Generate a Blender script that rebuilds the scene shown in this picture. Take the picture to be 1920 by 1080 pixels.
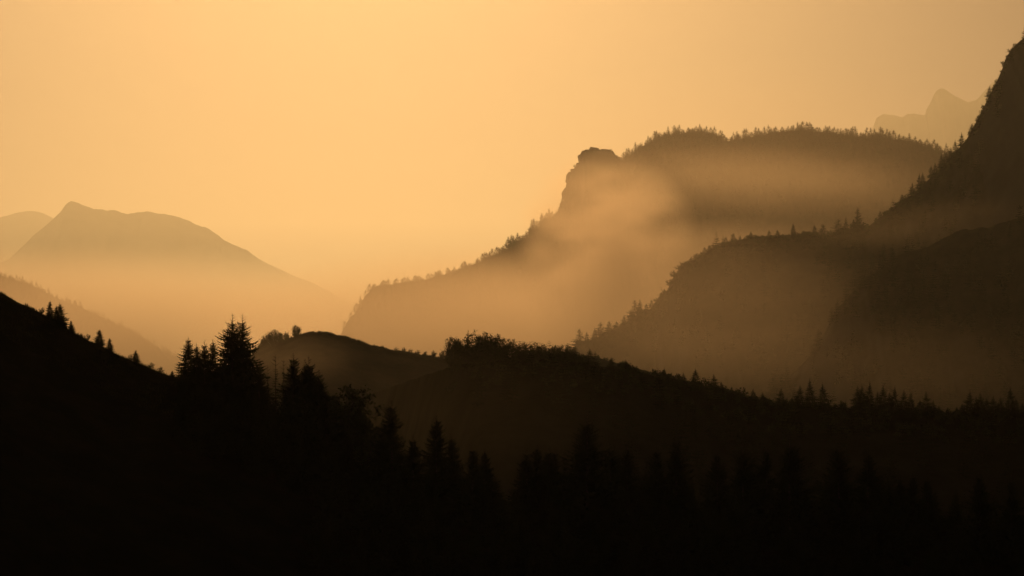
import bpy, bmesh, math, random
import numpy as np
from mathutils import Vector

for o in list(bpy.data.objects):
    bpy.data.objects.remove(o)
sc = bpy.context.scene
COL = sc.collection
R = math.radians
random.seed(7)

# ------------------------------------------------------------------ camera
F = 5444.0            # focal length in photograph pixels (1920 wide, about 20 degrees)
HY = 620.0            # photograph row of the horizon
cam = bpy.data.cameras.new('camera')
cam.sensor_width = 36.0
cam.lens = 36.0 * F / 1920.0
cam.shift_y = (HY - 540.0) / 1920.0
cam.clip_start = 1.0
cam.clip_end = 250000.0
cam_o = bpy.data.objects.new('camera', cam)
cam_o.rotation_euler = (R(90), 0, 0)
COL.objects.link(cam_o)
sc.camera = cam_o

# ------------------------------------------------------------------ light
SUN_EL, SUN_AZ = R(18.5), math.atan((660 - 960) / F)      # azimuth from +Y towards +X
SUN_COL = (1.0, 0.572, 0.193)
w = bpy.data.worlds.new('World'); sc.world = w; w.use_nodes = True
nt = w.node_tree; nt.nodes.clear()
sky = nt.nodes.new('ShaderNodeTexSky'); sky.sky_type = 'NISHITA'
sky.sun_disc = False
sky.sun_elevation = SUN_EL
sky.sun_rotation = SUN_AZ
sky.altitude = 1500; sky.air_density = 1.0; sky.dust_density = 4.0; sky.ozone_density = 1.0
warm = nt.nodes.new('ShaderNodeMix'); warm.data_type = 'RGBA'; warm.blend_type = 'MULTIPLY'
warm.inputs[0].default_value = 1.0
warm.inputs[7].default_value = (0.70, 0.50, 0.50, 1)     # the photograph's warm white balance
bg = nt.nodes.new('ShaderNodeBackground'); bg.inputs[1].default_value = 0.0065
wo = nt.nodes.new('ShaderNodeOutputWorld')
nt.links.new(sky.outputs[0], warm.inputs[6]); nt.links.new(warm.outputs[2], bg.inputs[0])
nt.links.new(bg.outputs[0], wo.inputs[0])

sun = bpy.data.lights.new('sun', 'SUN'); sun.energy = 1.60; sun.angle = R(0.53); sun.color = SUN_COL
sun_o = bpy.data.objects.new('sun', sun); COL.objects.link(sun_o)
sdir = Vector((math.sin(SUN_AZ) * math.cos(SUN_EL), math.cos(SUN_AZ) * math.cos(SUN_EL), math.sin(SUN_EL)))
sun_o.rotation_euler = sdir.to_track_quat('Z', 'Y').to_euler()
sun_o.location = sdir * 500

sc.view_settings.view_transform = 'Standard'; sc.view_settings.look = 'None'
sc.view_settings.exposure = 0.0; sc.view_settings.gamma = 1.0
sc.view_settings.use_curve_mapping = False
sc.cycles.use_denoising = True
sc.cycles.volume_bounces = 0
sc.cycles.max_bounces = 4
sc.cycles.volume_max_steps = 256

HAZE_G = 0.85
HAZE_COL = (0.98, 0.97, 0.95)
HAZE_D = 2.0e-5

# ------------------------------------------------------------------ materials
def nmat(name):
    m = bpy.data.materials.new(name); m.use_nodes = True
    return m, m.node_tree.nodes, m.node_tree.links

def surf(name, c1, c2, scale, rough=0.9, bump=0.0, rock=None, rock_lo=0.55, rock_hi=0.75):
    """two-tone noise material; optional rock colour on steep faces"""
    m, N, L = nmat(name)
    b = N['Principled BSDF']; b.inputs['Roughness'].default_value = rough
    b.inputs['Specular IOR Level'].default_value = 0.0
    geo = N.new('ShaderNodeNewGeometry')
    n1 = N.new('ShaderNodeTexNoise'); n1.inputs['Scale'].default_value = scale
    n1.inputs['Detail'].default_value = 6; n1.inputs['Roughness'].default_value = 0.65
    L.new(geo.outputs['Position'], n1.inputs['Vector'])
    rmp = N.new('ShaderNodeValToRGB')
    rmp.color_ramp.elements[0].position = 0.35; rmp.color_ramp.elements[1].position = 0.68
    rmp.color_ramp.elements[0].color = (*c1, 1); rmp.color_ramp.elements[1].color = (*c2, 1)
    L.new(n1.outputs[0], rmp.inputs[0])
    out = rmp.outputs[0]
    if rock:
        sep = N.new('ShaderNodeSeparateXYZ'); L.new(geo.outputs['Normal'], sep.inputs[0])
        n2 = N.new('ShaderNodeTexNoise'); n2.inputs['Scale'].default_value = scale * 0.6
        n2.inputs['Detail'].default_value = 5
        L.new(geo.outputs['Position'], n2.inputs['Vector'])
        a = N.new('ShaderNodeMath'); a.operation = 'MULTIPLY_ADD'
        L.new(n2.outputs[0], a.inputs[0]); a.inputs[1].default_value = -0.45
        L.new(sep.outputs[2], a.inputs[2])
        mr = N.new('ShaderNodeMapRange'); L.new(a.outputs[0], mr.inputs[0])
        mr.inputs[1].default_value = rock_hi - 0.22; mr.inputs[2].default_value = rock_lo - 0.22
        mix = N.new('ShaderNodeMix'); mix.data_type = 'RGBA'
        L.new(mr.outputs[0], mix.inputs[0]); L.new(out, mix.inputs[6]); mix.inputs[7].default_value = (*rock, 1)
        out = mix.outputs[2]
    L.new(out, b.inputs['Base Color'])
    if bump:
        bp = N.new('ShaderNodeBump'); bp.inputs['Strength'].default_value = 0.8
        bp.inputs['Distance'].default_value = bump
        L.new(n1.outputs[0], bp.inputs['Height']); L.new(bp.outputs[0], b.inputs['Normal'])
    return m

def volmat(name, dens, noise=None, power=1.5, col=HAZE_COL, ncon=(0.35, 0.65), nmin=0.25):
    """haze (even density) or a mist bank whose density thins to nothing at its rim"""
    m, N, L = nmat(name)
    for n in list(N):
        if n.type == 'BSDF_PRINCIPLED': N.remove(n)
    out = [n for n in N if n.type == 'OUTPUT_MATERIAL'][0]
    v = N.new('ShaderNodeVolumePrincipled')
    v.inputs['Color'].default_value = (*col, 1)
    v.inputs['Anisotropy'].default_value = HAZE_G
    v.inputs['Density'].default_value = dens
    L.new(v.outputs[0], out.inputs['Volume'])
    if noise:
        tc = N.new('ShaderNodeTexCoord')
        dp = N.new('ShaderNodeVectorMath'); dp.operation = 'DOT_PRODUCT'
        L.new(tc.outputs['Object'], dp.inputs[0]); L.new(tc.outputs['Object'], dp.inputs[1])
        inv = N.new('ShaderNodeMath'); inv.operation = 'SUBTRACT'; inv.use_clamp = True
        inv.inputs[0].default_value = 1.0; L.new(dp.outputs['Value'], inv.inputs[1])
        pw = N.new('ShaderNodeMath'); pw.operation = 'POWER'
        L.new(inv.outputs[0], pw.inputs[0]); pw.inputs[1].default_value = power
        geo = N.new('ShaderNodeNewGeometry')
        mp = N.new('ShaderNodeMapping'); L.new(geo.outputs['Position'], mp.inputs[0])
        mp.inputs['Scale'].default_value = (1 / noise[0], 1 / noise[1], 1 / noise[2])
        n1 = N.new('ShaderNodeTexNoise'); n1.inputs['Scale'].default_value = 1.0
        n1.inputs['Detail'].default_value = 5; L.new(mp.outputs[0], n1.inputs['Vector'])
        mr = N.new('ShaderNodeMapRange'); mr.interpolation_type = 'SMOOTHSTEP'
        L.new(n1.outputs[0], mr.inputs[0])
        mr.inputs[1].default_value = ncon[0]; mr.inputs[2].default_value = ncon[1]
        mr.inputs[3].default_value = nmin; mr.inputs[4].default_value = 1.0
        a = N.new('ShaderNodeMath'); a.operation = 'MULTIPLY'
        L.new(pw.outputs[0], a.inputs[0]); L.new(mr.outputs[0], a.inputs[1])
        b = N.new('ShaderNodeMath'); b.operation = 'MULTIPLY'
        L.new(a.outputs[0], b.inputs[0]); b.inputs[1].default_value = dens
        L.new(b.outputs[0], v.inputs['Density'])
    return m

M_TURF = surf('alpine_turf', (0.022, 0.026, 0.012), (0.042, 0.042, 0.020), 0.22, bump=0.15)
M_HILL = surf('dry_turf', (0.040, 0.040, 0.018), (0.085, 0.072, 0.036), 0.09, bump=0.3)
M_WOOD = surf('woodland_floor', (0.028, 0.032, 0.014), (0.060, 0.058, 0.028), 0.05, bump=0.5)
M_CRAG = surf('crag', (0.040, 0.042, 0.020), (0.085, 0.075, 0.040), 0.03, bump=1.5,
              rock=(0.15, 0.135, 0.115), rock_lo=0.42, rock_hi=0.68)
M_FAR = surf('far_rock', (0.06, 0.06, 0.04), (0.14, 0.13, 0.11), 0.0012, bump=40.0,
             rock=(0.26, 0.24, 0.22))
M_GROUND = surf('valley_meadow', (0.04, 0.05, 0.02), (0.07, 0.07, 0.03), 0.004)
M_NEEDLE = surf('spruce_needles', (0.026, 0.036, 0.015), (0.042, 0.052, 0.022), 0.6)
M_LEAF = surf('broad_leaves', (0.045, 0.060, 0.020), (0.080, 0.092, 0.034), 0.8)
M_BARK = surf('bark', (0.045, 0.036, 0.027), (0.090, 0.072, 0.055), 2.0)
M_DEAD = surf('dead_wood', (0.12, 0.10, 0.085), (0.20, 0.18, 0.155), 2.0)
M_GRASS = surf('grass_blades', (0.045, 0.052, 0.020), (0.085, 0.080, 0.034), 1.5)

# ------------------------------------------------------------------ mesh helpers
def mesh_np(name, V, Fc, mats, smooth=False, mi=None):
    V = np.asarray(V, np.float32); Fc = np.asarray(Fc, np.int32)
    me = bpy.data.meshes.new(name)
    n, k = Fc.shape
    me.vertices.add(len(V)); me.vertices.foreach_set('co', V.ravel())
    me.loops.add(n * k); me.loops.foreach_set('vertex_index', Fc.ravel())
    me.polygons.add(n); me.polygons.foreach_set('loop_start', np.arange(0, n * k, k, dtype=np.int32))
    for m in (mats if isinstance(mats, (list, tuple)) else [mats]): me.materials.append(m)
    if mi is not None: me.polygons.foreach_set('material_index', np.asarray(mi, np.int32))
    me.polygons.foreach_set('use_smooth', np.full(n, smooth))
    me.update(calc_edges=True); me.validate()
    return me

def link(name, data, parent=None, loc=None):
    o = bpy.data.objects.new(name, data); COL.objects.link(o)
    if parent: o.parent = parent
    if loc is not None: o.location = loc
    return o

def tag(o, label=None, cat=None, group=None, kind=None):
    if label: o['label'] = label
    if cat: o['category'] = cat
    if group: o['group'] = group
    if kind: o['kind'] = kind
    return o

def _hash(ix, iy, s):
    h = (ix.astype(np.int64) * 374761393 + iy.astype(np.int64) * 668265263 + s * 1442695041) & 0xffffffff
    h = ((h ^ (h >> 13)) * 1274126177) & 0xffffffff
    return ((h ^ (h >> 16)) & 0xffff) / 65535.0

def vnoise(x, y, s=0):
    x = np.asarray(x, float); y = np.asarray(y, float)
    x, y = np.broadcast_arrays(x, y)
    ix = np.floor(x); iy = np.floor(y); fx = x - ix; fy = y - iy
    fx = fx * fx * (3 - 2 * fx); fy = fy * fy * (3 - 2 * fy)
    a = _hash(ix, iy, s); b = _hash(ix + 1, iy, s); c = _hash(ix, iy + 1, s); d = _hash(ix + 1, iy + 1, s)
    return (a + (b - a) * fx) * (1 - fy) + (c + (d - c) * fx) * fy

def fbm(x, y, s=0, octv=5, gain=0.5):
    t = 0; a = 1.0; n = 0
    for i in range(octv):
        t = t + a * (vnoise(x * 2 ** i + 17.3 * i, y * 2 ** i - 9.1 * i, s + i) - 0.5); n += a; a *= gain
    return 2 * t / n

class Ridge:
    """a hill or mountain: crest line at its real distance, a face towards the camera and a back slope"""
    def __init__(s, pts, D, sf, sb, front, back, amp, ns, seed, rnd=6.0, camp=0.0, cns=5.0, gully=0.0,
                 smooth=0.0, zmin=-720.0, curve=0.0, S=1.0):
        front *= S; back *= S; amp *= S; ns *= S; rnd *= S; camp *= S; cns *= S; gully *= S; smooth *= S; s.S = S
        P = [(p[0], p[1], p[2] if len(p) > 2 else D) for p in pts]
        s.X = np.array([(p[0] - 960) / F * p[2] for p in P]); s.D = np.array([p[2] for p in P], float)
        s.Z = np.array([(HY - p[1]) / F * p[2] for p in P])
        xs = np.linspace(s.X[0], s.X[-1], 4000)
        z = np.interp(xs, s.X, s.Z); d = np.interp(xs, s.X, s.D)
        if smooth:
            k = max(3, int(smooth / (xs[1] - xs[0])) | 1); ker = np.hanning(k + 2)[1:-1]; ker /= ker.sum()
            z = np.convolve(np.pad(z, k // 2, mode='edge'), ker, 'valid')
            d = np.convolve(np.pad(d, k // 2, mode='edge'), ker, 'valid')
        s.xs, s.zs, s.ds = xs, z, d
        s.__dict__.update(sf=sf, sb=sb, front=front, back=back, amp=amp, ns=ns, seed=seed, rnd=rnd,
                          camp=camp, cns=cns, gully=gully, zmin=zmin, curve=curve)
    def crest_d(s, x): return np.interp(x, s.xs, s.ds)
    def h(s, x, y):
        x = np.asarray(x, float); y = np.asarray(y, float)
        zc = np.interp(x, s.xs, s.zs); v = y - s.crest_d(x)
        sl = np.where(v < 0, s.sf, s.sb)
        drop = sl * (np.sqrt(v * v + s.rnd ** 2) - s.rnd)
        if s.curve: drop = drop + np.where(v < 0, s.curve * v * v, 0)
        z = zc - drop
        m = 1 - np.exp(-(v / (s.ns * 0.7)) ** 2)
        z = z + s.amp * fbm(x / s.ns, y / s.ns, s.seed) * m
        if s.gully:
            wob = x + s.ns * 0.6 * fbm(x / s.ns / 2, y / s.ns / 2, s.seed + 50, 3)
            g = 1 - np.abs(fbm(wob / s.ns * 0.9, y / s.ns * 0.18, s.seed + 30, 4))
            z = z - s.gully * g ** 3 * m
        if s.camp: z = z + s.camp * fbm(x / s.cns, y / s.cns, s.seed + 9, 5, 0.6)
        return np.maximum(z, s.zmin)
    def build(s, name, mat, nx, nv, label=None):
        x = np.linspace(s.X[0], s.X[-1], nx)
        t = np.linspace(-1, 1, nv); tt = np.sign(t) * np.abs(t) ** 1.9
        v = np.where(tt < 0, tt * s.front, tt * s.back)
        Xg, Vg = np.meshgrid(x, v); Yg = Vg + s.crest_d(Xg)
        Zg = s.h(Xg, Yg)
        V = np.stack([Xg, Yg, Zg], -1).reshape(-1, 3)
        i = np.arange(nx * nv).reshape(nv, nx)
        Fc = np.stack([i[:-1, :-1], i[:-1, 1:], i[1:, 1:], i[1:, :-1]], -1).reshape(-1, 4)
        o = link(name, mesh_np(name, V, Fc, mat, True))
        tag(o, label, kind='structure'); s.o = o
        return s
    def px(s, px):
        """world x, y of the crest below photograph column px"""
        d = float(s.ds[len(s.ds) // 2])
        for _ in range(6):
            x = (px - 960) / F * d; d = float(s.crest_d(x))
        return x, d

# ------------------------------------------------------------------ the setting
valley = link('valley_ground', mesh_np('valley_ground',
    [(-78000, -20000, -700), (78000, -20000, -700), (78000, 95000, -700), (-78000, 95000, -700)], [(0, 1, 2, 3)], M_GROUND))
tag(valley, 'valley floor far below the ridges', kind='structure')

A = Ridge([(-700, 250), (-300, 395), (0, 549), (80, 590), (160, 636), (235, 672), (300, 700), (340, 712), (480, 765), (600, 818), (657, 842), (690, 856), (760, 890),
           (860, 925), (1000, 945), (1200, 955), (1500, 965), (1920, 985), (2300, 1000), (2700, 1010)],
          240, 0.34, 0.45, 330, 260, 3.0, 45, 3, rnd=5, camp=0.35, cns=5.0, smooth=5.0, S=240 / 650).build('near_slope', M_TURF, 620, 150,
          'steep black grassy slope falling from the left edge')
B1 = Ridge([(150, 760), (300, 730), (420, 690), (480, 662), (530, 640), (565, 628), (590, 624), (615, 625), (650, 632), (690, 646), (730, 656), (770, 663), (850, 677),
            (950, 700), (1100, 740), (1300, 800), (1700, 900)],
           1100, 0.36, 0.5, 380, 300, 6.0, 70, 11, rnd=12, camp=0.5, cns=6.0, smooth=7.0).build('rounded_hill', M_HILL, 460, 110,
           'smooth brown rounded hill in the middle')
B2 = Ridge([(380, 900, 1040), (560, 800, 960), (640, 762, 880), (720, 730, 760), (790, 706, 660), (845, 688, 590), (900, 678), (1000, 672), (1060, 672), (1110, 684), (1180, 694), (1240, 707), (1300, 719),
            (1360, 736), (1420, 752), (1450, 760), (1550, 764), (1700, 775), (1780, 783), (1860, 778), (1920, 776), (2200, 770), (2600, 760)],
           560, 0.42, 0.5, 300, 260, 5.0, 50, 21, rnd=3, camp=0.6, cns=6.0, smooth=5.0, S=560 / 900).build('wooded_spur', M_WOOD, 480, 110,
           'dark wooded spur descending to the right')
Cc = Ridge([(450, 760), (600, 700), (740, 668), (850, 674), (960, 670), (1060, 664), (1120, 670), (1300, 720), (1500, 760)],
           1500, 0.4, 0.5, 300, 260, 5.0, 60, 31, rnd=8, camp=0.8, smooth=5.0).build('thicket_hill', M_WOOD, 240, 70,
           'hazy low hill with thickets behind the dark spur')
Fs = Ridge([(1250, 830), (1400, 760), (1480, 712), (1530, 650), (1570, 580), (1625, 525), (1690, 480), (1740, 468), (1800, 438), (1850, 430), (1920, 402), (2150, 330), (2500, 250)],
           2150, 0.75, 0.6, 420, 300, 16.0, 70, 41, rnd=10, camp=4.0, cns=18, smooth=6.0, gully=8, S=1.3).build('wooded_buttress', M_CRAG, 330, 120,
           'dark buttress below the big mountain')
DE = Ridge([(820, 760), (960, 700), (1040, 668), (1085, 652), (1110, 640), (1140, 624), (1175, 606), (1195, 590), (1222, 580), (1236, 556), (1250, 545), (1262, 520), (1275, 502), (1300, 486),
            (1330, 470), (1370, 452), (1410, 447), (1450, 445), (1500, 441), (1545, 440), (1590, 440), (1615, 434), (1640, 416), (1680, 386), (1720, 356), (1760, 318),
            (1790, 288), (1812, 264), (1826, 238), (1844, 204), (1860, 172), (1871, 150), (1881, 128), (1888, 106), (1900, 88), (1920, 70), (1990, 20), (2100, -60), (2300, -150), (2600, -220)],
           2650, 0.62, 0.6, 900, 700, 26.0, 110, 51, rnd=9, camp=2.2, cns=16, gully=20, S=1.29).build('right_mountain', M_CRAG, 640, 170,
           'steep dark mountainside filling the right edge')
G = Ridge([(300, 760), (560, 680), (636, 632), (650, 606), (668, 584), (684, 556), (700, 538), (740, 533), (800, 524), (870, 503), (930, 478), (985, 449), (1012, 424), (1035, 410), (1052, 388), (1060, 368), (1063, 345),
           (1070, 322), (1087, 304), (1090, 296), (1092, 287), (1098, 281), (1105, 283), (1111, 279), (1125, 280), (1136, 281), (1141, 285), (1150, 287), (1158, 297), (1168, 302), (1185, 289), (1205, 275), (1240, 257), (1300, 246), (1340, 253), (1362, 266), (1400, 258),
           (1450, 250), (1510, 243), (1560, 253), (1640, 258), (1700, 266), (1750, 281), (1800, 302), (1900, 350), (2100, 420), (2500, 560)],
          5000, 0.60, 0.6, 1300, 1100, 45.0, 210, 61, rnd=8, camp=2.6, cns=13, gully=22, S=1.47).build('misty_ridge', M_CRAG, 1000, 150,
          'misty forest ridge with a rocky cliff step')
H = Ridge([(-900, 330), (-500, 420), (-200, 470), (0, 515), (60, 536), (120, 565), (150, 574), (200, 600), (250, 623), (300, 655), (335, 674), (420, 728), (560, 820), (800, 960)],
          8000, 0.5, 0.5, 1600, 1400, 50.0, 260, 71, rnd=20, camp=4.0, cns=40, gully=15, S=1.33).build('left_forest_ridge', M_WOOD, 420, 100,
          'pale hazy forest ridge descending on the left')
I_ = Ridge([(-900, 700), (-300, 600), (-60, 525), (0, 493), (20, 484), (40, 466), (62, 444), (90, 420), (102, 410), (115, 398), (126, 384), (134, 379), (146, 380), (160, 385), (175, 391), (190, 391), (206, 393), (240, 402),
            (258, 400), (275, 398), (290, 400), (310, 403), (335, 408), (352, 416), (370, 424), (392, 432), (420, 451), (440, 458), (462, 469), (500, 492), (550, 515), (600, 540), (650, 568), (720, 600), (900, 680), (1300, 790)],
           46000, 0.45, 0.45, 9000, 7000, 420.0, 1900, 81, rnd=120, camp=45, cns=260, gully=160).build('far_left_mountain', M_FAR, 520, 110,
           'pale pointed mountain in the haze at left')
J_ = Ridge([(-1200, 620), (-400, 520), (-100, 440), (-40, 420), (0, 408), (30, 400), (60, 395), (80, 400), (100, 410), (150, 440), (300, 540), (600, 660)],
           62000, 0.45, 0.45, 9000, 7000, 420.0, 2600, 91, rnd=200, camp=30, cns=400, gully=150).build('fainter_left_mountain', M_FAR, 240, 70,
           'faintest mountain at the left edge')
K_ = Ridge([(1300, 640), (1500, 420), (1600, 300), (1635, 245), (1643, 222), (1655, 215), (1675, 215), (1692, 219), (1700, 214), (1713, 211), (1728, 215), (1736, 217), (1738, 204), (1746, 190), (1752, 174), (1760, 168), (1768, 167), (1780, 174),
            (1800, 186), (1815, 193), (1830, 190), (1840, 180), (1855, 162), (1880, 140), (1940, 150), (2100, 240), (2500, 500)],
           41000, 0.9, 0.7, 6500, 6000, 420.0, 2200, 101, rnd=80, camp=40, cns=300, gully=180).build('far_right_peaks', M_FAR, 420, 90,
           'pale jagged peaks in the haze at upper right')

# ------------------------------------------------------------------ trees
UP = np.array([0, 0, 1.0])
def tube(V, Fc, p0, p1, r0, r1, n=5):
    p0 = np.array(p0, float); p1 = np.array(p1, float); d = p1 - p0; d /= np.linalg.norm(d) + 1e-9
    a = np.cross(d, [0.3, 0.9, 0.1] if abs(d[2]) > .8 else UP); a /= np.linalg.norm(a); b = np.cross(d, a)
    k = len(V)
    for p, r in ((p0, r0), (p1, r1)):
        for i in range(n):
            t = 2 * math.pi * i / n
            V.append(p + r * (math.cos(t) * a + math.sin(t) * b))
    for i in range(n):
        j = (i + 1) % n
        Fc.append((k + i, k + j, k + n + j)); Fc.append((k + i, k + n + j, k + n + i))

def spruce(name, seed, H=20.0, Rr=4.0, space=0.5, nb=6, segs=5, leader=0.06, prof=0.85, droop=0.25, start=0.03, irr=0.3, fat=1.0):
    """trunk and crown of a conifer: whorls of drooping branches with needle sprays"""
    rg = random.Random(seed); V, T = [], []
    tV, tF = [], []
    tube(tV, tF, (0, 0, -1.5), (0, 0, H * 0.5), 0.013 * H, 0.008 * H, 7)
    tube(tV, tF, (0, 0, H * 0.5), (0, 0, H), 0.008 * H, 0.0012 * H, 6)
    z = start * H; lop = rg.uniform(0, 6.28); lopa = rg.uniform(0.05, 0.22)
    gapz = rg.uniform(.3, .8); gapa = rg.uniform(0, 6.28)
    while z < H * (1 - leader):
        t = z / H
        base = Rr * (1 - t) ** prof * min(1.0, 0.45 + t * 5)
        k = max(3, int(nb * (0.6 + 0.5 * (1 - t)) + rg.random()))
        ph = rg.uniform(0, 6.28); wl = rg.uniform(0.82, 1.12)
        for i in range(k):
            az = ph + 6.283 * i / k + rg.uniform(-.35, .35)
            Lb = base * wl * (1 + lopa * math.cos(az - lop)) * rg.uniform(1 - irr, 1 + irr * 0.6)
            if abs(t - gapz) < .05 and math.cos(az - gapa) > .3: Lb *= .45
            if Lb < 0.12: continue
            el = -0.28 + 0.55 * t + rg.uniform(-.12, .12)
            dr = droop * (1 - t) + 0.05
            c, s_ = math.cos(az), math.sin(az); side = np.array([-s_, c, 0])
            pts = []
            for q in range(segs + 1):
                u = q / segs
                r = Lb * u
                pts.append(np.array([c * r, s_ * r, z + Lb * (math.tan(el) * u - dr * u * u + 0.22 * u ** 4)]))
            for q in range(segs):
                u = (q + 0.6) / segs
                if u < 0.2 and t < 0.6: continue
                wd = fat * (0.40 * Lb * (1.1 - u) + (0.04 + 0.016 * H) * (1.05 - t)) * rg.uniform(.6, 1.15)
                p, p2 = pts[q], pts[q + 1]; m = p2 + (p2 - p) * 0.25
                for sg in (1, -1):
                    kk = len(V)
                    V += [p, p2, m + side * sg * wd - UP * wd * rg.uniform(.15, .55)]
                    T.append((kk, kk + 1, kk + 2))
                kk = len(V)
                V += [p - side * .04, p2 + side * .02, (p + p2) / 2 - UP * wd * rg.uniform(.5, 1.0)]; T.append((kk, kk + 1, kk + 2))
            kk = len(V); e = pts[-1]; dd = pts[-1] - pts[-2]; dd /= np.linalg.norm(dd) + 1e-9
            tip = 0.06 * Lb + (.12 + 0.008 * H) * (1.1 - t)
            V += [e + side * tip * .5, e - side * tip * .5, e + dd * tip * 1.6 + UP * tip * .4]; T.append((kk, kk + 1, kk + 2))
        z += space * rg.uniform(.75, 1.25) * (0.55 + 0.45 * (1 - t))
    # bare twigs on the leader
    for q in range(3):
        zz = H * (1 - leader * (0.85 - 0.28 * q))
        for i in range(4):
            az = rg.uniform(0, 6.28); l = leader * H * (0.42 - 0.10 * q)
            d = np.array([math.cos(az), math.sin(az), 0.75]); kk = len(V)
            V += [np.array([0, 0, zz - .05]), np.array([0, 0, zz + .05]), np.array([0, 0, zz]) + d * l]; T.append((kk, kk + 1, kk + 2))
    tr = mesh_np(name + '_trunk', tV, tF, M_BARK); cr = mesh_np(name + '_crown', V, T, M_NEEDLE)
    return tr, cr, H, (np.array(V), np.array(T), np.array(tV), np.array(tF))

def broadleaf(name, seed, H=9.0, Rr=3.6, trunk=0.22, nl=2600, leaf=0.22, lean=0.0, up=0.6, limbs=16, squash=1.0, full=False):
    """trunk with forking limbs, and a crown of leaf-sized faces around the twigs"""
    rg = random.Random(seed); nr = np.random.RandomState(seed)
    tV, tF, tw = [], [], []
    th = H * trunk
    tube(tV, tF, (0, 0, -1.0), (lean * th * .4, 0, th), 0.022 * H, 0.016 * H, 7)
    for i in range(limbs):
        z0 = th * rg.uniform(.55, 1.0); az = rg.uniform(0, 6.28)
        f = rg.random(); zt = th + (H - th) * (0.15 + 0.85 * f ** .8) * rg.uniform(.86, 1.0)
        rr = Rr * math.sin(math.pi * min(.97, 0.22 + 0.72 * f)) ** .8 * rg.uniform(.55, 1.05)
        e = np.array([math.cos(az) * rr + lean * (zt - z0) * .5, math.sin(az) * rr * squash, zt])
        b = np.array([lean * z0 * .4, 0, z0]); mid = b * .5 + e * .5 + np.array([0, 0, (e[2] - b[2]) * (0.5 - up) * .5]) + nr.normal(0, .05 * H, 3) * .6
        tube(tV, tF, b, mid, 0.010 * H, 0.006 * H, 4); tube(tV, tF, mid, e, 0.006 * H, 0.0015 * H, 4)
        tw.append((mid, e)); tw.append((b, mid) if full else (mid, e))
        for q in range(4):
            u = rg.uniform(0.1, .9); p = mid + (e - mid) * u
            e2 = p + np.array([rg.gauss(0, 1) + lean, rg.gauss(0, 1) * squash, rg.gauss(.5, .6)]) * .11 * H
            tube(tV, tF, p, e2, 0.003 * H, 0.001 * H, 3); tw.append((p, e2))
    V, T = [], []
    for i in range(nl):
        a, b = tw[rg.randrange(len(tw))]; u = rg.uniform(.15, 1.08)
        p = a + (b - a) * u + nr.normal(0, .028 * H, 3)
        s1 = nr.normal(0, 1, 3) + np.array([lean, 0, up]); s1 /= np.linalg.norm(s1)
        s2 = np.cross(s1, nr.normal(0, 1, 3)); s2 /= np.linalg.norm(s2) + 1e-9
        l = leaf * rg.uniform(.6, 1.3); k = len(V)
        V += [p, p + s1 * l * .5 + s2 * l * .32, p + s1 * l, p + s1 * l * .5 - s2 * l * .32]
        T += [(k, k + 1, k + 2), (k, k + 2, k + 3)]
    zt = max(v[2] for v in V)
    tr = mesh_np(name + '_trunk', tV, tF, M_BARK); cr = mesh_np(name + '_crown', V, T, M_LEAF)
    return tr, cr, zt, (np.array(V), np.array(T), np.array(tV), np.array(tF))

SPR = [spruce('spruce', 100 + i, 20, 5.4 + .5 * (i % 3), .46, 8, 5, leader=.075 + .012 * (i % 3), prof=.76 + .08 * (i % 3), irr=.45, fat=1.35) for i in range(5)]
SAP = [spruce('sapling', 200 + i, 14, 1.9, .75, 5, 4, leader=.20, prof=.9, start=.05, irr=.45) for i in range(3)]
MID = [spruce('mid_spruce', 300 + i, 16, 4.6 + .5 * (i % 3), .6, 7, 4, leader=.05, prof=.92 + .08 * (i % 3), fat=1.2, irr=.4) for i in range(5)]
LAR = [spruce('larch', 400 + i, 16, 4.6, 1.05, 8, 5, leader=.03, prof=.55, droop=.10, start=.10, irr=.45, fat=1.15) for i in range(4)]
FARS = [spruce('far_conifer', 500 + i, 14, 3.6 + .5 * (i % 4), .8, 6, 3, leader=.03, prof=.5 + .14 * (i % 4), fat=1.5, irr=.5, start=.03) for i in range(8)]
BRO = [broadleaf('broadleaf', 600 + i, 9, 4.3, .13, 5200, .40, limbs=30, full=True) for i in range(3)]
WIN = [broadleaf('windswept', 700 + i, 8, 2.7, .12, 2400, .38, lean=.22, up=.9, limbs=22, full=True) for i in range(5)]
SHR = [broadleaf('shrub', 800 + i, 3, 1.9, .06, 700, .26, up=.6, limbs=16, full=True) for i in range(3)]

def tree(name, kind, x, y, z, hgt, wid, label, cat='tree', group=None, var=None, rot=None, lean=(0, 0)):
    v = kind[random.randrange(len(kind)) if var is None else var % len(kind)]
    e = link(name, None); e.location = (x, y, z); e.empty_display_size = 1
    e.rotation_euler = (lean[0], lean[1], random.uniform(0, 6.28) if rot is None else rot)
    sz = hgt / v[2]; e.scale = (sz * wid, sz * wid, sz)
    link('trunk', v[0], e); link('crown', v[1], e)
    tag(e, label, cat, group)
    return e

ONES = 'zeroth first second third fourth fifth sixth seventh eighth ninth tenth eleventh twelfth thirteenth fourteenth fifteenth sixteenth seventeenth eighteenth nineteenth'.split()
TENS = ['', '', 'twenty', 'thirty', 'forty', 'fifty', 'sixty', 'seventy', 'eighty', 'ninety', 'hundred']
TENTH = ['', '', 'twentieth', 'thirtieth', 'fortieth', 'fiftieth', 'sixtieth', 'seventieth', 'eightieth', 'ninetieth', 'hundredth']
def nth(n):
    if n < 20: return ONES[n]
    if n > 100: return 'hundred-and-' + nth(n - 100)
    return TENTH[n // 10] if n % 10 == 0 else TENS[n // 10] + '-' + ONES[n % 10]

def at_tip(rd, px, py, v=0.0):
    """ground point on a ridge whose tree top shows at photograph point px, py"""
    x0, d = rd.px(px); d += v * rd.S; x = (px - 960) / F * d
    zb = float(rd.h(x, d)); zt = (HY - py) / F * d
    return x, d, zb, max(zt - zb, 0.8 * rd.S)

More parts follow.
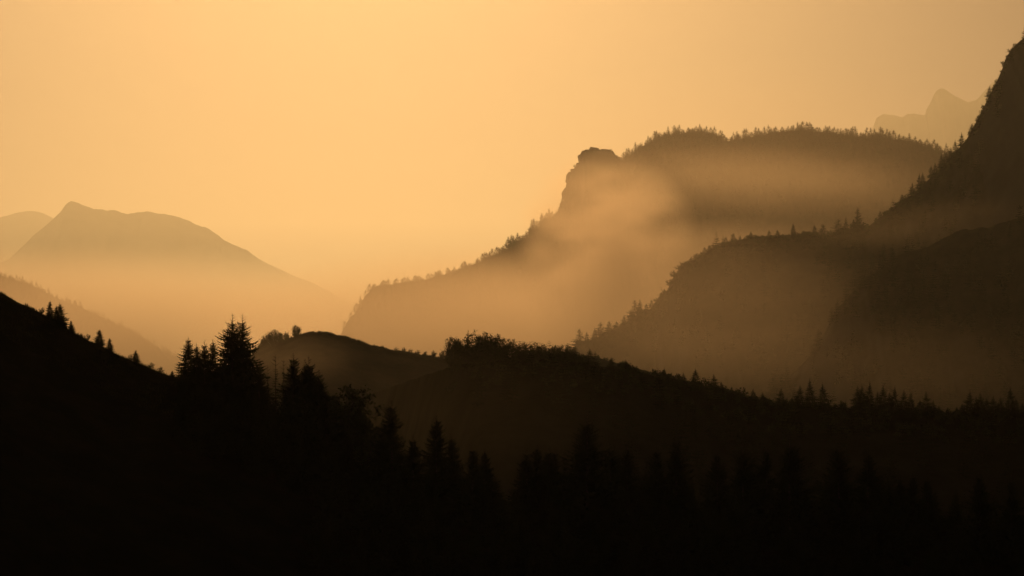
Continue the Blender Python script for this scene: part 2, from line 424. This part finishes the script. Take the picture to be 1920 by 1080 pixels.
# --- lone spruces on the near slope
near = [(94, 563, -2, 1.0, 'slender spruce highest up on the black near slope, leftmost of all'),
        (106, 571, -4, .95, 'spruce squeezed between the two tallest spruces high on the near slope'),
        (112, 566, -3, 1.15, 'bushy spruce with two neighbours high on the near slope, right of the leftmost'),
        (133, 600, -2, 1.15, 'small young spruce just below the topmost trio on the near slope'),
        (187, 616, -3, 1.25, 'stout dense spruce standing halfway down the bare near slope'),
        (206, 633, -2, 1.2, 'ragged small spruce at the right foot of the stout halfway spruce'),
        (255, 655, -2, 1.2, 'lone little spruce between the halfway pair and the dense near stand'),
        (323, 694, -1, 1.4, 'tiny spruce at the left foot of the dense near stand')]
for i, (px, py, v, wd, lab) in enumerate(near):
    x, y, z, h = at_tip(A, px, py, v); tree('spruce_tree', SPR, x, y, z, h, wd * 1.2, lab, 'spruce', 'spruces on the near slope', i)
stand = [(353, 631, -6, 1.15, 0, 'spruce at the left edge of the near stand, branches sweeping left'),
         (368, 642, -9, .95, 1, 'blunt dark spruce second from left in the near stand'),
         (384, 636, -11, .9, 2, 'spruce with long bare leader, third from left in the near stand'),
         (399, 635, -8, 1.0, 3, 'pointed spruce just left of the two tallest black spruces'),
         (436, 587, -12, 1.05, 2, 'left one of the two tallest twin spruces in the near stand'),
         (455, 588, -9, 1.05, 1, 'right one of the two tallest twin spruces in the near stand'),
         (418, 676, -4, 1.2, 3, 'low spruce in the gap left of the twin tallest spruces'),
         (486, 677, -14, .85, 4, 'spruce shoulder at the right foot of the twin tallest spruces'),
         (550, 661, -14, .95, 0, 'pointed spruce against the brown hill, right of three thin saplings'),
         (572, 672, -18, .8, 4, 'narrow spruce just left of the twin-topped one by the brown hill'),
         (579, 667, -14, 1.1, 2, 'broad spruce at the right end of the stand before the brown hill'),
         (598, 692, -22, 1.0, 3, 'dark spruce sloping down towards the round leafy tree'),
         (612, 722, -24, 1.0, 1, 'low spruce touching the left side of the round leafy tree')]
for px, py, v, wd, va, lab in stand:
    x, y, z, h = at_tip(A, px, py, v); tree('spruce_tree', SPR, x, y, z, h, wd * 1.12, lab, 'spruce', 'spruces of the near stand', va)
for i, (px, py, lab) in enumerate([(502, 684, 'shortest of three thin spruce saplings in front of the brown hill'),
                                   (517, 664, 'tallest of three thin spruce saplings in front of the brown hill'),
                                   (532, 672, 'rightmost of three thin spruce saplings in front of the brown hill')]):
    x, y, z, h = at_tip(A, px, py, -6); tree('spruce_sapling', SAP, x, y, z, h, 1.0, lab, 'sapling', 'thin saplings', i)
x, y, z, h = at_tip(A, 640, 719, -8)
tree('leafy_tree', BRO, x, y, z, h, 1.1, 'round dark leafy tree right of the near spruce stand', 'tree', None, 0)
x, y, z, h = at_tip(A, 682, 764, -12)
tree('leafy_tree', BRO, x, y, z, h, 1.0, 'lower leafy tree leaning out to the right over the slope gap', 'tree', None, 1)
for i, (px, py, lab) in enumerate([(77, 586, 'tiny shrub on the skyline left of the topmost spruces'),
                                   (164, 632, 'tiny shrub on the skyline between the topmost and halfway spruces'),
                                   (246, 674, 'low shrub at the left foot of the lone little spruce'),
                                   (283, 687, 'low shrub on the skyline right of the lone little spruce'),
                                   (300, 694, 'spreading low shrub before the tiny spruce at the stand')]):
    x, y, z, h = at_tip(A, px, py, -1); tree('shrub', SHR, x, y, z, max(h, .6), 1.0, lab, 'shrub', 'shrubs on the near slope', i)

# --- black forest along the bottom
bottom = [(735, 748, 24), (716, 800, 16), (775, 812, 17), (818, 777, 24), (846, 812, 17), (886, 834, 17), (908, 838, 15), (988, 838, 16), (1008, 832, 18), (1030, 836, 17),
          (1042, 841, 15), (1101, 774, 28), (1145, 830, 17), (1176, 831, 19), (1232, 835, 18), (1268, 817, 22), (1345, 841, 18), (1393, 828, 21), (1437, 838, 17),
          (1480, 820, 24), (1573, 830, 24), (1627, 838, 21), (1687, 890, 14), (1712, 887, 15), (1740, 892, 14), (1838, 883, 20), (1896, 890, 19)]
for i, (px, py, th) in enumerate(bottom):
    best = min((abs(at_tip(A, px, py, v)[3] - th * A.S), v) for v in range(-160, -4, 3))
    x, y, z, h = at_tip(A, px, py, best[1])
    special = {735: 'tall pointed spruce left of the valley gap in the bottom forest', 1101: 'tallest broad spruce standing out of the bottom forest at centre',
               818: 'tall spruce second from left in the bottom forest'}
    tree('forest_spruce', SPR, x, y, z, h, 1.35 if py in (774, 820, 830) else 1.05,
         special.get(px, 'black spruce, %s from the left along the bottom forest edge' % nth(i + 1)), 'spruce', 'bottom forest spruces', i)

# --- trees on the wooded spur
spur = [(1106, 652, 1.0), (1146, 669, 1.1), (1178, 673, 1.0), (1246, 690, .9), (1281, 698, 1.0), (1304, 690, 1.0), (1338, 701, 1.1), (1352, 714, 1.1), (1372, 724, 1.0), (1412, 728, 1.0), (1430, 734, .8),
        (1465, 727, 1.0), (1485, 743, 1.0), (1500, 721, 1.0), (1518, 709, 1.05), (1542, 716, 1.05), (1608, 723, 1.05), (1616, 719, 1.0), (1631, 714, 1.05), (1645, 733, 1.0), (1656, 719, 1.05), (1668, 735, .9), (1678, 722, 1.0), (1695, 729, 1.0), (1708, 733, 1.0),
        (1725, 748, .9), (1736, 733, 1.05), (1750, 748, 1.15), (1760, 760, 1.1), (1777, 763, 1.1), (1794, 761, 1.0), (1804, 756, 1.0), (1819, 729, 1.05), (1830, 742, .9), (1838, 734, 1.05), (1850, 745, 1.0), (1863, 741, 1.0), (1876, 742, .95), (1894, 724, 1.15), (1905, 747, 1.0), (1917, 755, 1.0)]
sp = {1106: 'dense little spruce where the leafy belt on the spur ends', 1178: 'crooked wind-bent spruce right of the leafy belt on the spur',
      1304: 'pointed lone spruce halfway down the spur', 1338: 'broad spruce right of the pointed lone one on the spur', 1518: 'tallest of three neighbouring spruces on the spur crest',
      1894: 'broad tall spruce close to the right edge on the spur crest'}
for i, (px, py, wd) in enumerate(spur):
    x, y, z, h = at_tip(B2, px, py, random.uniform(-4, 1))
    tree('spur_spruce', MID, x, y, z, h, min(max(wd * 10.5 * B2.S / max(h, 2), .95), 1.7), sp.get(px, 'dark spruce, %s from the left along the spur crest' % nth(i + 1)), 'spruce', 'spruces on the dark spur',
         i, lean=(0, .3) if px == 1178 else (0, 0))
belt = [(849, 631), (860, 629), (878, 617), (889, 624), (900, 621), (909, 621), (918, 624), (927, 625), (937, 630), (948, 634), (962, 635), (974, 639), (986, 640), (998, 638), (1009, 641), (1022, 645), (1034, 646), (1046, 651), (1057, 652), (1068, 657), (1079, 664)]
for i, (px, py) in enumerate(belt):
    x, y, z, h = at_tip(B2, px, py, random.uniform(-5, -1))
    k = BRO if i < 2 else WIN
    tree('leafy_tree', k, x, y, z, h, (.75 if i < 2 else 1.05), ('open round leafy tree at the left end of the wind-combed belt on the spur' if i == 0 else
         'wind-combed leafy tree, %s from the left in the belt on the spur' % nth(i + 1)), 'tree', 'leafy belt on the spur', i, rot=random.uniform(-.5, .5))

# --- clump on the rounded hill, hazy thickets behind
for i, (px, py) in enumerate([(484, 646), (492, 634), (501, 624), (513, 617), (525, 620), (537, 621), (555, 609)]):
    x, y, z, h = at_tip(B1, px, py, -3); z -= .2 * h; h *= 1.2
    tree('leafy_tree', BRO, x, y, z, h, [.95, .8, 1.0, .8, .75, .8, .85][i], 'rounded leafy tree standing tallest at the right end of the hill clump' if i == 6 else
         'hazy leafy tree, %s from the left on the rounded brown hill' % nth(i + 1), 'tree', 'clump on the rounded hill', i)
for i, (px, py) in enumerate([(742, 650), (755, 651), (768, 653), (781, 655), (796, 657), (812, 656), (828, 655), (838, 659), (1038, 645), (1050, 644), (1064, 643), (1076, 648)]):
    x, y, z, h = at_tip(Cc, px, py, 0)
    tree('leafy_tree', WIN, x, y, z, h, 1.1, 'pale hazy bush, %s from the left in the thickets behind the dark spur' % nth(i + 1), 'bush', 'hazy thickets', i, rot=random.uniform(-.6, .6))

# --- trees along the right mountain's shoulder and skyline
should = [(1086, 616, 'L'), (1100, 621, 'M'), (1115, 614, 'M'), (1126, 604, 'L'), (1142, 602, 'L'), (1156, 601, 'M'), (1170, 590, 'M'), (1182, 580, 'M'), (1190, 562, 'L'), (1200, 560, 'M'), (1212, 568, 'M'), (1222, 562, 'L'), (1255, 523, 'B'), (1265, 506, 'B'), (1274, 498, 'B'),
          (1284, 488, 'B'), (1296, 480, 'M'), (1308, 474, 'B'), (1321, 463, 'L'), (1335, 460, 'B'), (1347, 456, 'M'), (1361, 444, 'L'), (1375, 437, 'L'), (1388, 443, 'M'), (1408, 433, 'M'), (1418, 442, 'M'), (1442, 430, 'M'), (1457, 429, 'M'), (1487, 417, 'M'), (1508, 434, 'B'), (1527, 420, 'M'), (1543, 420, 'L'), (1558, 432, 'B'),
          (1572, 409, 'L'), (1586, 404, 'M'), (1596, 420, 'M'), (1608, 390, 'L')]
slope = [(1650, 396, 'L'), (1691, 364, 'L'), (1711, 341, 'M'), (1724, 323, 'M'), (1730, 322, 'M'), (1746, 309, 'M'), (1753, 304, 'M'), (1765, 286, 'M'), (1774, 285, 'L'), (1782, 275, 'M'), (1791, 261, 'M'), (1803, 247, 'M'), (1823, 231, 'L'), (1832, 218, 'L'), (1840, 212, 'L'), (1845, 200, 'M'), (1855, 161, 'M'), (1863, 157, 'M'), (1882, 112, 'B'), (1896, 91, 'B')]
sp = {1375: 'wide flat-topped larch on the right mountain shoulder', 1487: 'lone dense conifer standing clear on the shoulder skyline', 1608: 'largest spreading larch where the shoulder meets the steep slope',
      1803: 'pointed spruce in the notch below the mountain skyline', 1855: 'dense tall conifer clinging high on the steep right skyline'}
for nm, lst, txt in (('shoulder', should, 'on the shoulder of the right mountain'), ('slope', slope, 'up the steep right mountain skyline')):
    for i, (px, py, k) in enumerate(lst):
        kk = {'L': LAR, 'M': MID, 'B': SHR}[k]
        x, y, z, h = at_tip(DE, px, py, random.uniform(-6, 0))
        if nm == 'slope': h = min(h, 26.0); z = (HY - py) / F * y - h
        h = max(h, 5); z = min(z, (HY - py) / F * y - h + 1.0)
        tree({'L': 'larch_tree', 'M': 'conifer_tree', 'B': 'bush'}[k], kk, x, y, z, h, min(max({'L': 26, 'M': 15, 'B': 9}[k] / h, .8), 1.9),
             sp.get(px, '%s, %s from the left %s' % ({'L': 'open-crowned larch', 'M': 'hazy conifer', 'B': 'clinging bush'}[k], nth(i + 1), txt)),
             {'L': 'larch', 'M': 'conifer', 'B': 'bush'}[k], 'trees ' + txt, i)

for i, (px, py, wd, lab) in enumerate([(1066, 332, 1.0, 'small bush clinging to the edge of the misty cliff step'), (1078, 308, 1.0, 'bush on the sloping lip below the rock top of the cliff step'),
                                       (1146, 279, 1.1, 'bush on the right shoulder of the rock top'), (1156, 290, 1.2, 'lower bush where the rock top dips into the notch')]):
    x, y, z, h = at_tip(G, px, py, -2); h = max(h, 6)
    tree('bush', SHR, x, y, (HY - py) / F * y - h + .5, h, wd, lab, 'bush', 'bushes on the cliff step', i)

def rock_mesh(seed):
    rg = np.random.RandomState(seed); n = 7
    P = np.array([(x, y, z) for x in (-1, 0, 1) for y in (-1, 0, 1) for z in (-1, 0, 1)], float) * .8 + rg.normal(0, .22, (27, 3))
    b = bmesh.new()
    for p in P: b.verts.new(p)
    r = bmesh.ops.convex_hull(b, input=b.verts[:])
    bmesh.ops.delete(b, geom=[v for v in b.verts if not v.link_faces], context='VERTS')
    me = bpy.data.meshes.new('rock'); b.to_mesh(me); b.free(); me.materials.append(M_CRAG)
    return me
ROCKS = [rock_mesh(s_) for s_ in range(6)]
x0, d0 = G.px(1125)
out = tag(link('rock_outcrop', None, loc=(x0, d0, float(G.h(x0, d0)))), 'angular rock outcrop capping the cliff step of the misty ridge', 'rock')
for i, (px, dz, sx, sz) in enumerate([(1097, -2, 6, 7), (1104, -1, 7, 5), (1114, 0, 8, 5), (1125, -1, 9, 5), (1135, -1, 7, 5), (1144, -2, 7, 5), (1153, -3, 6, 5), (1091, -8, 5, 9), (1084, -6, 6, 6),
                                       (1074, -5, 6, 7), (1067, -8, 5, 10), (1064, -18, 5, 12), (1060, -12, 5, 10), (1056, -10, 5, 8)]):
    x, d = G.px(px); x += sx * .55 if px < 1095 else 0; z = float(G.h(x, d - 3)); o = link('rock', ROCKS[i % 6], out, (x - x0, d - 3 - d0, z + dz * .6 - sz * .75 - out.location.z))
    o.scale = (sx, 9, sz); o.rotation_euler = (random.uniform(-.2, .2), random.uniform(-.25, .25), random.uniform(0, 3))

def snag(px, py, hgt, lean, label):
    x, d = DE.px(px); z = float(DE.h(x, d - 2)); V, T = [], []
    tube(V, T, (0, 0, -1), (0, 0, hgt * .6), .36, .2, 6); tube(V, T, (0, 0, hgt * .6), (.3, 0, hgt), .2, .05, 5)
    e = link('dead_tree', None, loc=(x, d - 2, z)); e.rotation_euler = (0, lean, 0)
    link('trunk', mesh_np('dead_trunk', V, T, M_DEAD), e)
    for q in range(4):
        bV, bT = [], []
        zz = hgt * (.35 + .15 * q); a = 1.9 * q; l = hgt * .22
        tube(bV, bT, (0, 0, zz), (math.cos(a) * l, math.sin(a) * l, zz + l * .3), .09, .03, 4)
        link('branch', mesh_np('dead_branch', bV, bT, M_DEAD), e)
    tag(e, label, 'dead tree')
snag(1244, 549, 7, -.45, 'bare leaning dead trunk on the cliff edge of the right shoulder')
snag(1676, 386, 8, -.06, 'upright bare dead trunk low on the steep right mountain slope')

# --- skyline trees of the misty ridge and of the left ridge
def crest_trees(rd, env, xs, kinds, name, txt, group, v0, cat='conifer'):
    ex = np.array([e[0] for e in env], float); ey = np.array([e[1] for e in env], float)
    for i, px in enumerate(xs):
        py = float(np.interp(px, ex, ey)) + random.choice((-2, 0, 0, 1, 2, 3, 5, 7, 9, 12))
        x, y, z, h = at_tip(rd, px, py, random.uniform(-v0, 2)); h = max(h, 7 * rd.S)
        tree(name, kinds, x, y, z, h, min(max(13.0 * rd.S / h, .8), 1.6) * random.uniform(.95, 1.6), '%s, %s from the left along %s' % (('slim hazy conifer', 'hazy conifer', 'broad hazy conifer')[i % 3] if cat == 'conifer' else 'faint conifer', nth(i + 1), txt), cat, group, i)
envG = [(640, 600), (652, 590), (665, 566), (684, 540), (700, 528), (712, 524), (760, 520), (790, 509), (800, 514), (825, 510), (870, 488), (905, 474), (930, 462), (960, 440), (985, 428), (1003, 405), (1020, 392), (1040, 390), (1052, 372), (1160, 290), (1172, 280),
        (1182, 271), (1200, 258), (1215, 252), (1236, 238), (1270, 235), (1300, 230), (1318, 230), (1345, 239), (1360, 248), (1376, 246), (1400, 239), (1420, 236), (1450, 234), (1500, 229), (1516, 227), (1560, 236), (1620, 238), (1660, 238), (1690, 244), (1720, 254), (1750, 259), (1770, 266), (1800, 285), (1840, 310)]
xs = [646, 658, 668, 676, 685, 693]; px = 700
while px < 1046: xs.append(px); px += random.choice((3, 3.5, 4.5, 6, 9, 13)) * random.uniform(.9, 1.2)
xs += [1054, 1162, 1169]; px = 1175
while px < 1800: xs.append(px); px += random.choice((3, 3.5, 4.5, 6, 8, 11)) * random.uniform(.9, 1.2)
crest_trees(G, envG, xs, FARS + LAR[:1], 'ridge_conifer', 'the misty ridge skyline', 'misty ridge skyline trees', 14)
envH = [(0, 502), (30, 513), (60, 523), (100, 545), (118, 554), (135, 556), (148, 557), (165, 574), (190, 584), (210, 594), (245, 606), (270, 625), (300, 640), (335, 660), (360, 690)]
xs = []; px = 2
while px < 345: xs.append(px); px += random.uniform(5.5, 10)
crest_trees(H, envH, xs, FARS, 'left_ridge_conifer', 'the pale left ridge skyline', 'left ridge skyline trees', 20, 'tree')

# ------------------------------------------------------------------ woods too dense to count
def wood(name, label, rd, src, n, px0, px1, v0, v1, h0, h1, seed, env=None, wd=(.9, 1.3), mat=M_NEEDLE, keep=None):
    rg = np.random.RandomState(seed); Vs, Fs_ = [], []; k = 0
    for i in range(n):
        px = rg.uniform(px0, px1); v = v0 + (v1 - v0) * rg.rand()
        x0, d = rd.px(px); x = x0; y = d + v * rd.S
        if keep is not None and vnoise(x / keep[0] / rd.S, y / keep[0] / rd.S, seed) < keep[1]: continue
        z = float(rd.h(x, y)); h = rg.uniform(h0, h1) * rd.S
        if src is LOWB: z -= .3 * h
        if env is not None:
            pp = 960 + x / y * F
            h = min(h, (HY - np.interp(pp, env[0], env[1])) / F * y - z)
            if h < 2.0 * rd.S: continue
        V, T, tV, tF = src[i % len(src)][3]; Hh = src[i % len(src)][2]; s = h / Hh; ww = s * rg.uniform(*wd); a = rg.uniform(0, 6.28)
        c, sn = math.cos(a) * ww, math.sin(a) * ww
        P = np.empty_like(V, dtype=np.float32); P[:, 0] = V[:, 0] * c - V[:, 1] * sn + x; P[:, 1] = V[:, 0] * sn + V[:, 1] * c + y; P[:, 2] = V[:, 2] * s + z
        Vs.append(P); Fs_.append(T + k); k += len(V)
    o = link(name, mesh_np(name, np.concatenate(Vs), np.concatenate(Fs_), mat)); tag(o, label, 'forest', kind='stuff')
LOW = [spruce('low_conifer', 900 + i, 14, 4.0, 1.5, 5, 2, leader=.02, prof=.7, fat=1.6) for i in range(3)]
LOWB = [broadleaf('low_bush', 950 + i, 5, 2.8, .05, 220, .8, up=.4, limbs=12, full=True) for i in range(3)]
envA = ([0, 320, 335, 350, 400, 425, 480, 500, 540, 600, 618, 700, 760, 860, 930, 990, 1060, 1140, 1230, 1300, 1400, 1500, 1650, 1700, 1800, 1920, 2300],
        [1080, 1080, 712, 700, 690, 690, 730, 742, 728, 740, 770, 850, 868, 872, 892, 860, 862, 848, 852, 852, 862, 868, 884, 902, 920, 912, 912])
wood('forest', 'black spruce forest filling the slope along the bottom', A, MID, 420, 640, 2150, -170, -8, 9, 19, 5, env=envA)
wood('forest', 'black thicket between the trunks of the near spruce stand', A, MID, 110, 335, 660, -40, -5, 5, 13, 6, env=envA)
wood('forest', 'low bushes under the clump on the rounded hill', B1, LOWB, 12, 478, 552, -8, -2, 1.4, 2.6, 17, mat=M_LEAF)
wood('forest', 'dark undergrowth along the spur crest', B2, LOWB, 420, 850, 2200, -22, 4, 2.0, 4.5, 7, mat=M_LEAF)
wood('forest', 'dark woods on the near face of the spur', B2, LOW, 700, 900, 2300, -230, -12, 5, 11, 8, keep=(40, .35))
wood('forest', 'hazy scrub along the hill behind the spur', Cc, LOWB, 160, 700, 1200, -14, 6, 1.5, 3.2, 9, mat=M_LEAF)
wood('forest', 'patchy conifer woods on the right mountain face', DE, LOW, 1700, 1060, 2300, -420, -10, 7, 15, 10, keep=(60, .42))
wood('forest', 'low scrub along the right mountain skyline', DE, LOWB, 500, 1080, 1930, -16, 3, 1.5, 4, 13, mat=M_LEAF)
envD = ([900] + [t[0] for t in should] + [1620, 1640], [700] + [t[1] + 19 for t in should] + [425, 415])
wood('forest', 'hazy mixed woods crowding the right mountain shoulder', DE, LOW + LOWB, 420, 1080, 1615, -26, 5, 5, 12, 18, env=envD, wd=(1.0, 1.6))
wood('forest', 'tussocks and dwarf scrub along the rounded hill top', B1, LOWB, 110, 560, 860, -6, 2, .5, 1.5, 19, mat=M_LEAF, wd=(1.0, 2.0))
wood('forest', 'dark conifer woods on the buttress', Fs, LOW, 900, 1400, 2300, -260, 4, 7, 14, 11, keep=(50, .30))
envG2 = ([e[0] for e in envG], [e[1] + 9 for e in envG])
wood('forest', 'misty conifer woods covering the ridge face', G, LOW, 2600, 640, 2000, -420, -4, 9, 16, 12, env=envG2)
wood('forest', 'hazy conifer woods crowding the misty ridge top', G, LOW, 1500, 690, 1850, -60, 12, 8, 17, 15, env=envG2)
wood('forest', 'pale conifer woods on the left ridge', H, LOW, 1500, -200, 420, -220, 10, 10, 17, 14, env=([e[0] for e in envH], [e[1] + 5 for e in envH]))

def blades(name, label, rd, px0, px1, v0, v1, n, h0, h1, seed):
    rg = np.random.RandomState(seed); xa, _ = rd.px(px0); xb, _ = rd.px(px1)
    x = rg.uniform(xa, xb, n); y = rd.crest_d(x) + rg.uniform(v0, v1, n) * rd.S
    cl = vnoise(x / 1.7 / rd.S, y / 1.7 / rd.S, seed); h = rg.uniform(h0, h1, n) * rd.S * (0.35 + 1.1 * cl ** 2)
    z = rd.h(x, y) - .05; a = rg.uniform(0, 6.28, n); wb = h * .12
    V = np.stack([np.stack([x - np.cos(a) * wb, y - np.sin(a) * wb, z], -1), np.stack([x + np.cos(a) * wb, y + np.sin(a) * wb, z], -1),
                  np.stack([x + rg.normal(0, .25, n) * h, y + rg.normal(0, .25, n) * h, z + h], -1)], 1).reshape(-1, 3)
    o = link(name, mesh_np(name, V, np.arange(3 * n).reshape(-1, 3), M_GRASS)); tag(o, label, 'grass', kind='stuff')
blades('grass', 'long grass along the skyline of the near slope', A, -60, 420, -25, 3, 26000, .3, .9, 21)
blades('grass', 'rough grass along the top of the rounded hill', B1, 470, 900, -10, 4, 16000, .3, .9, 22)

# ------------------------------------------------------------------ haze and mist
def box(name, a, b, mat):
    V = [(x, y, z) for z in (a[2], b[2]) for y in (a[1], b[1]) for x in (a[0], b[0])]
    Fc = [(0, 2, 3, 1), (4, 5, 7, 6), (0, 1, 5, 4), (2, 6, 7, 3), (0, 4, 6, 2), (1, 3, 7, 5)]
    return link(name, mesh_np(name, V, Fc, mat))
hz = box('haze', (-80000, -21000, -725), (80000, 96000, 3560), volmat('haze_air', HAZE_D))
tag(hz, 'warm morning haze filling the whole valley', 'haze', kind='stuff')

bm = bmesh.new(); bmesh.ops.create_icosphere(bm, subdivisions=4, radius=1.0)
ME_BALL = bpy.data.meshes.new('mist'); bm.to_mesh(ME_BALL); bm.free()
def mist(label, px, py, D, rx, ry, rz, tau, noise, power=1.5, nmin=.25, rot=0.0, tilt=0.0, col=(.98, .80, .69)):
    """soft bank of mist; tau is its optical depth through the middle"""
    dens = tau / (2 * ry) * 2.2
    me = ME_BALL.copy(); me.materials.append(volmat('mist_air', dens, noise, power, col=col, nmin=nmin))
    o = link('mist_bank', me, loc=((px - 960) / F * D, D, (HY - py) / F * D)); o.scale = (rx, ry, rz)
    o.rotation_euler = (0, tilt, rot)
    tag(o, label, 'mist', kind='stuff')
mist('sunlit mist filling the valley below the misty ridge', 930, 620, 3500, 410, 560, 110, 1.9, (320, 440, 90), nmin=.6)
mist('glowing mist plume rising beside the rocky cliff step', 1135, 450, 3450, 112, 420, 108, 1.9, (75, 220, 42), nmin=.22, power=1.2)
mist('thin mist veil drifting across the ridge under its skyline', 1420, 335, 4450, 420, 240, 66, .26, (240, 260, 65), nmin=.45, power=2, tilt=.05)
mist('low mist lying between the ridge and the right shoulder', 1350, 480, 3400, 200, 290, 46, .40, (160, 240, 50), nmin=.5)
mist('faint mist hanging in the hollow before the right shoulder', 1230, 590, 2150, 200, 260, 85, .22, (130, 180, 60), nmin=.5)
mist('faint mist spread before the dark face of the misty ridge', 1450, 330, 3900, 450, 400, 170, .13, (300, 300, 120), nmin=.6)
mist('pale mist in the valley before the left ridge', 120, 640, 6600, 900, 1000, 230, 1.9, (600, 700, 200), nmin=.6)
mist('deep mist at the foot of the far left mountain', 400, 650, 24000, 6000, 12500, 800, 2.4, (2600, 5000, 450), nmin=.75, col=HAZE_COL)
mist('wisp of mist around the clump on the rounded hill', 525, 672, 1035, 32, 32, 12, .09, (16, 24, 9), nmin=.5)
mist('thin brown haze in the hollow between the bottom forest and the hills', 740, 790, 420, 40, 110, 15, .014, (30, 60, 12), nmin=.6)
mist('thin haze before the foot of the buttress', 1640, 690, 1500, 120, 250, 34, .06, (90, 150, 30), nmin=.5)
mist('faint warm mist drifting across the steep right slope', 1690, 425, 2420, 125, 160, 24, .06, (60, 90, 18), nmin=.3, tilt=-.12)
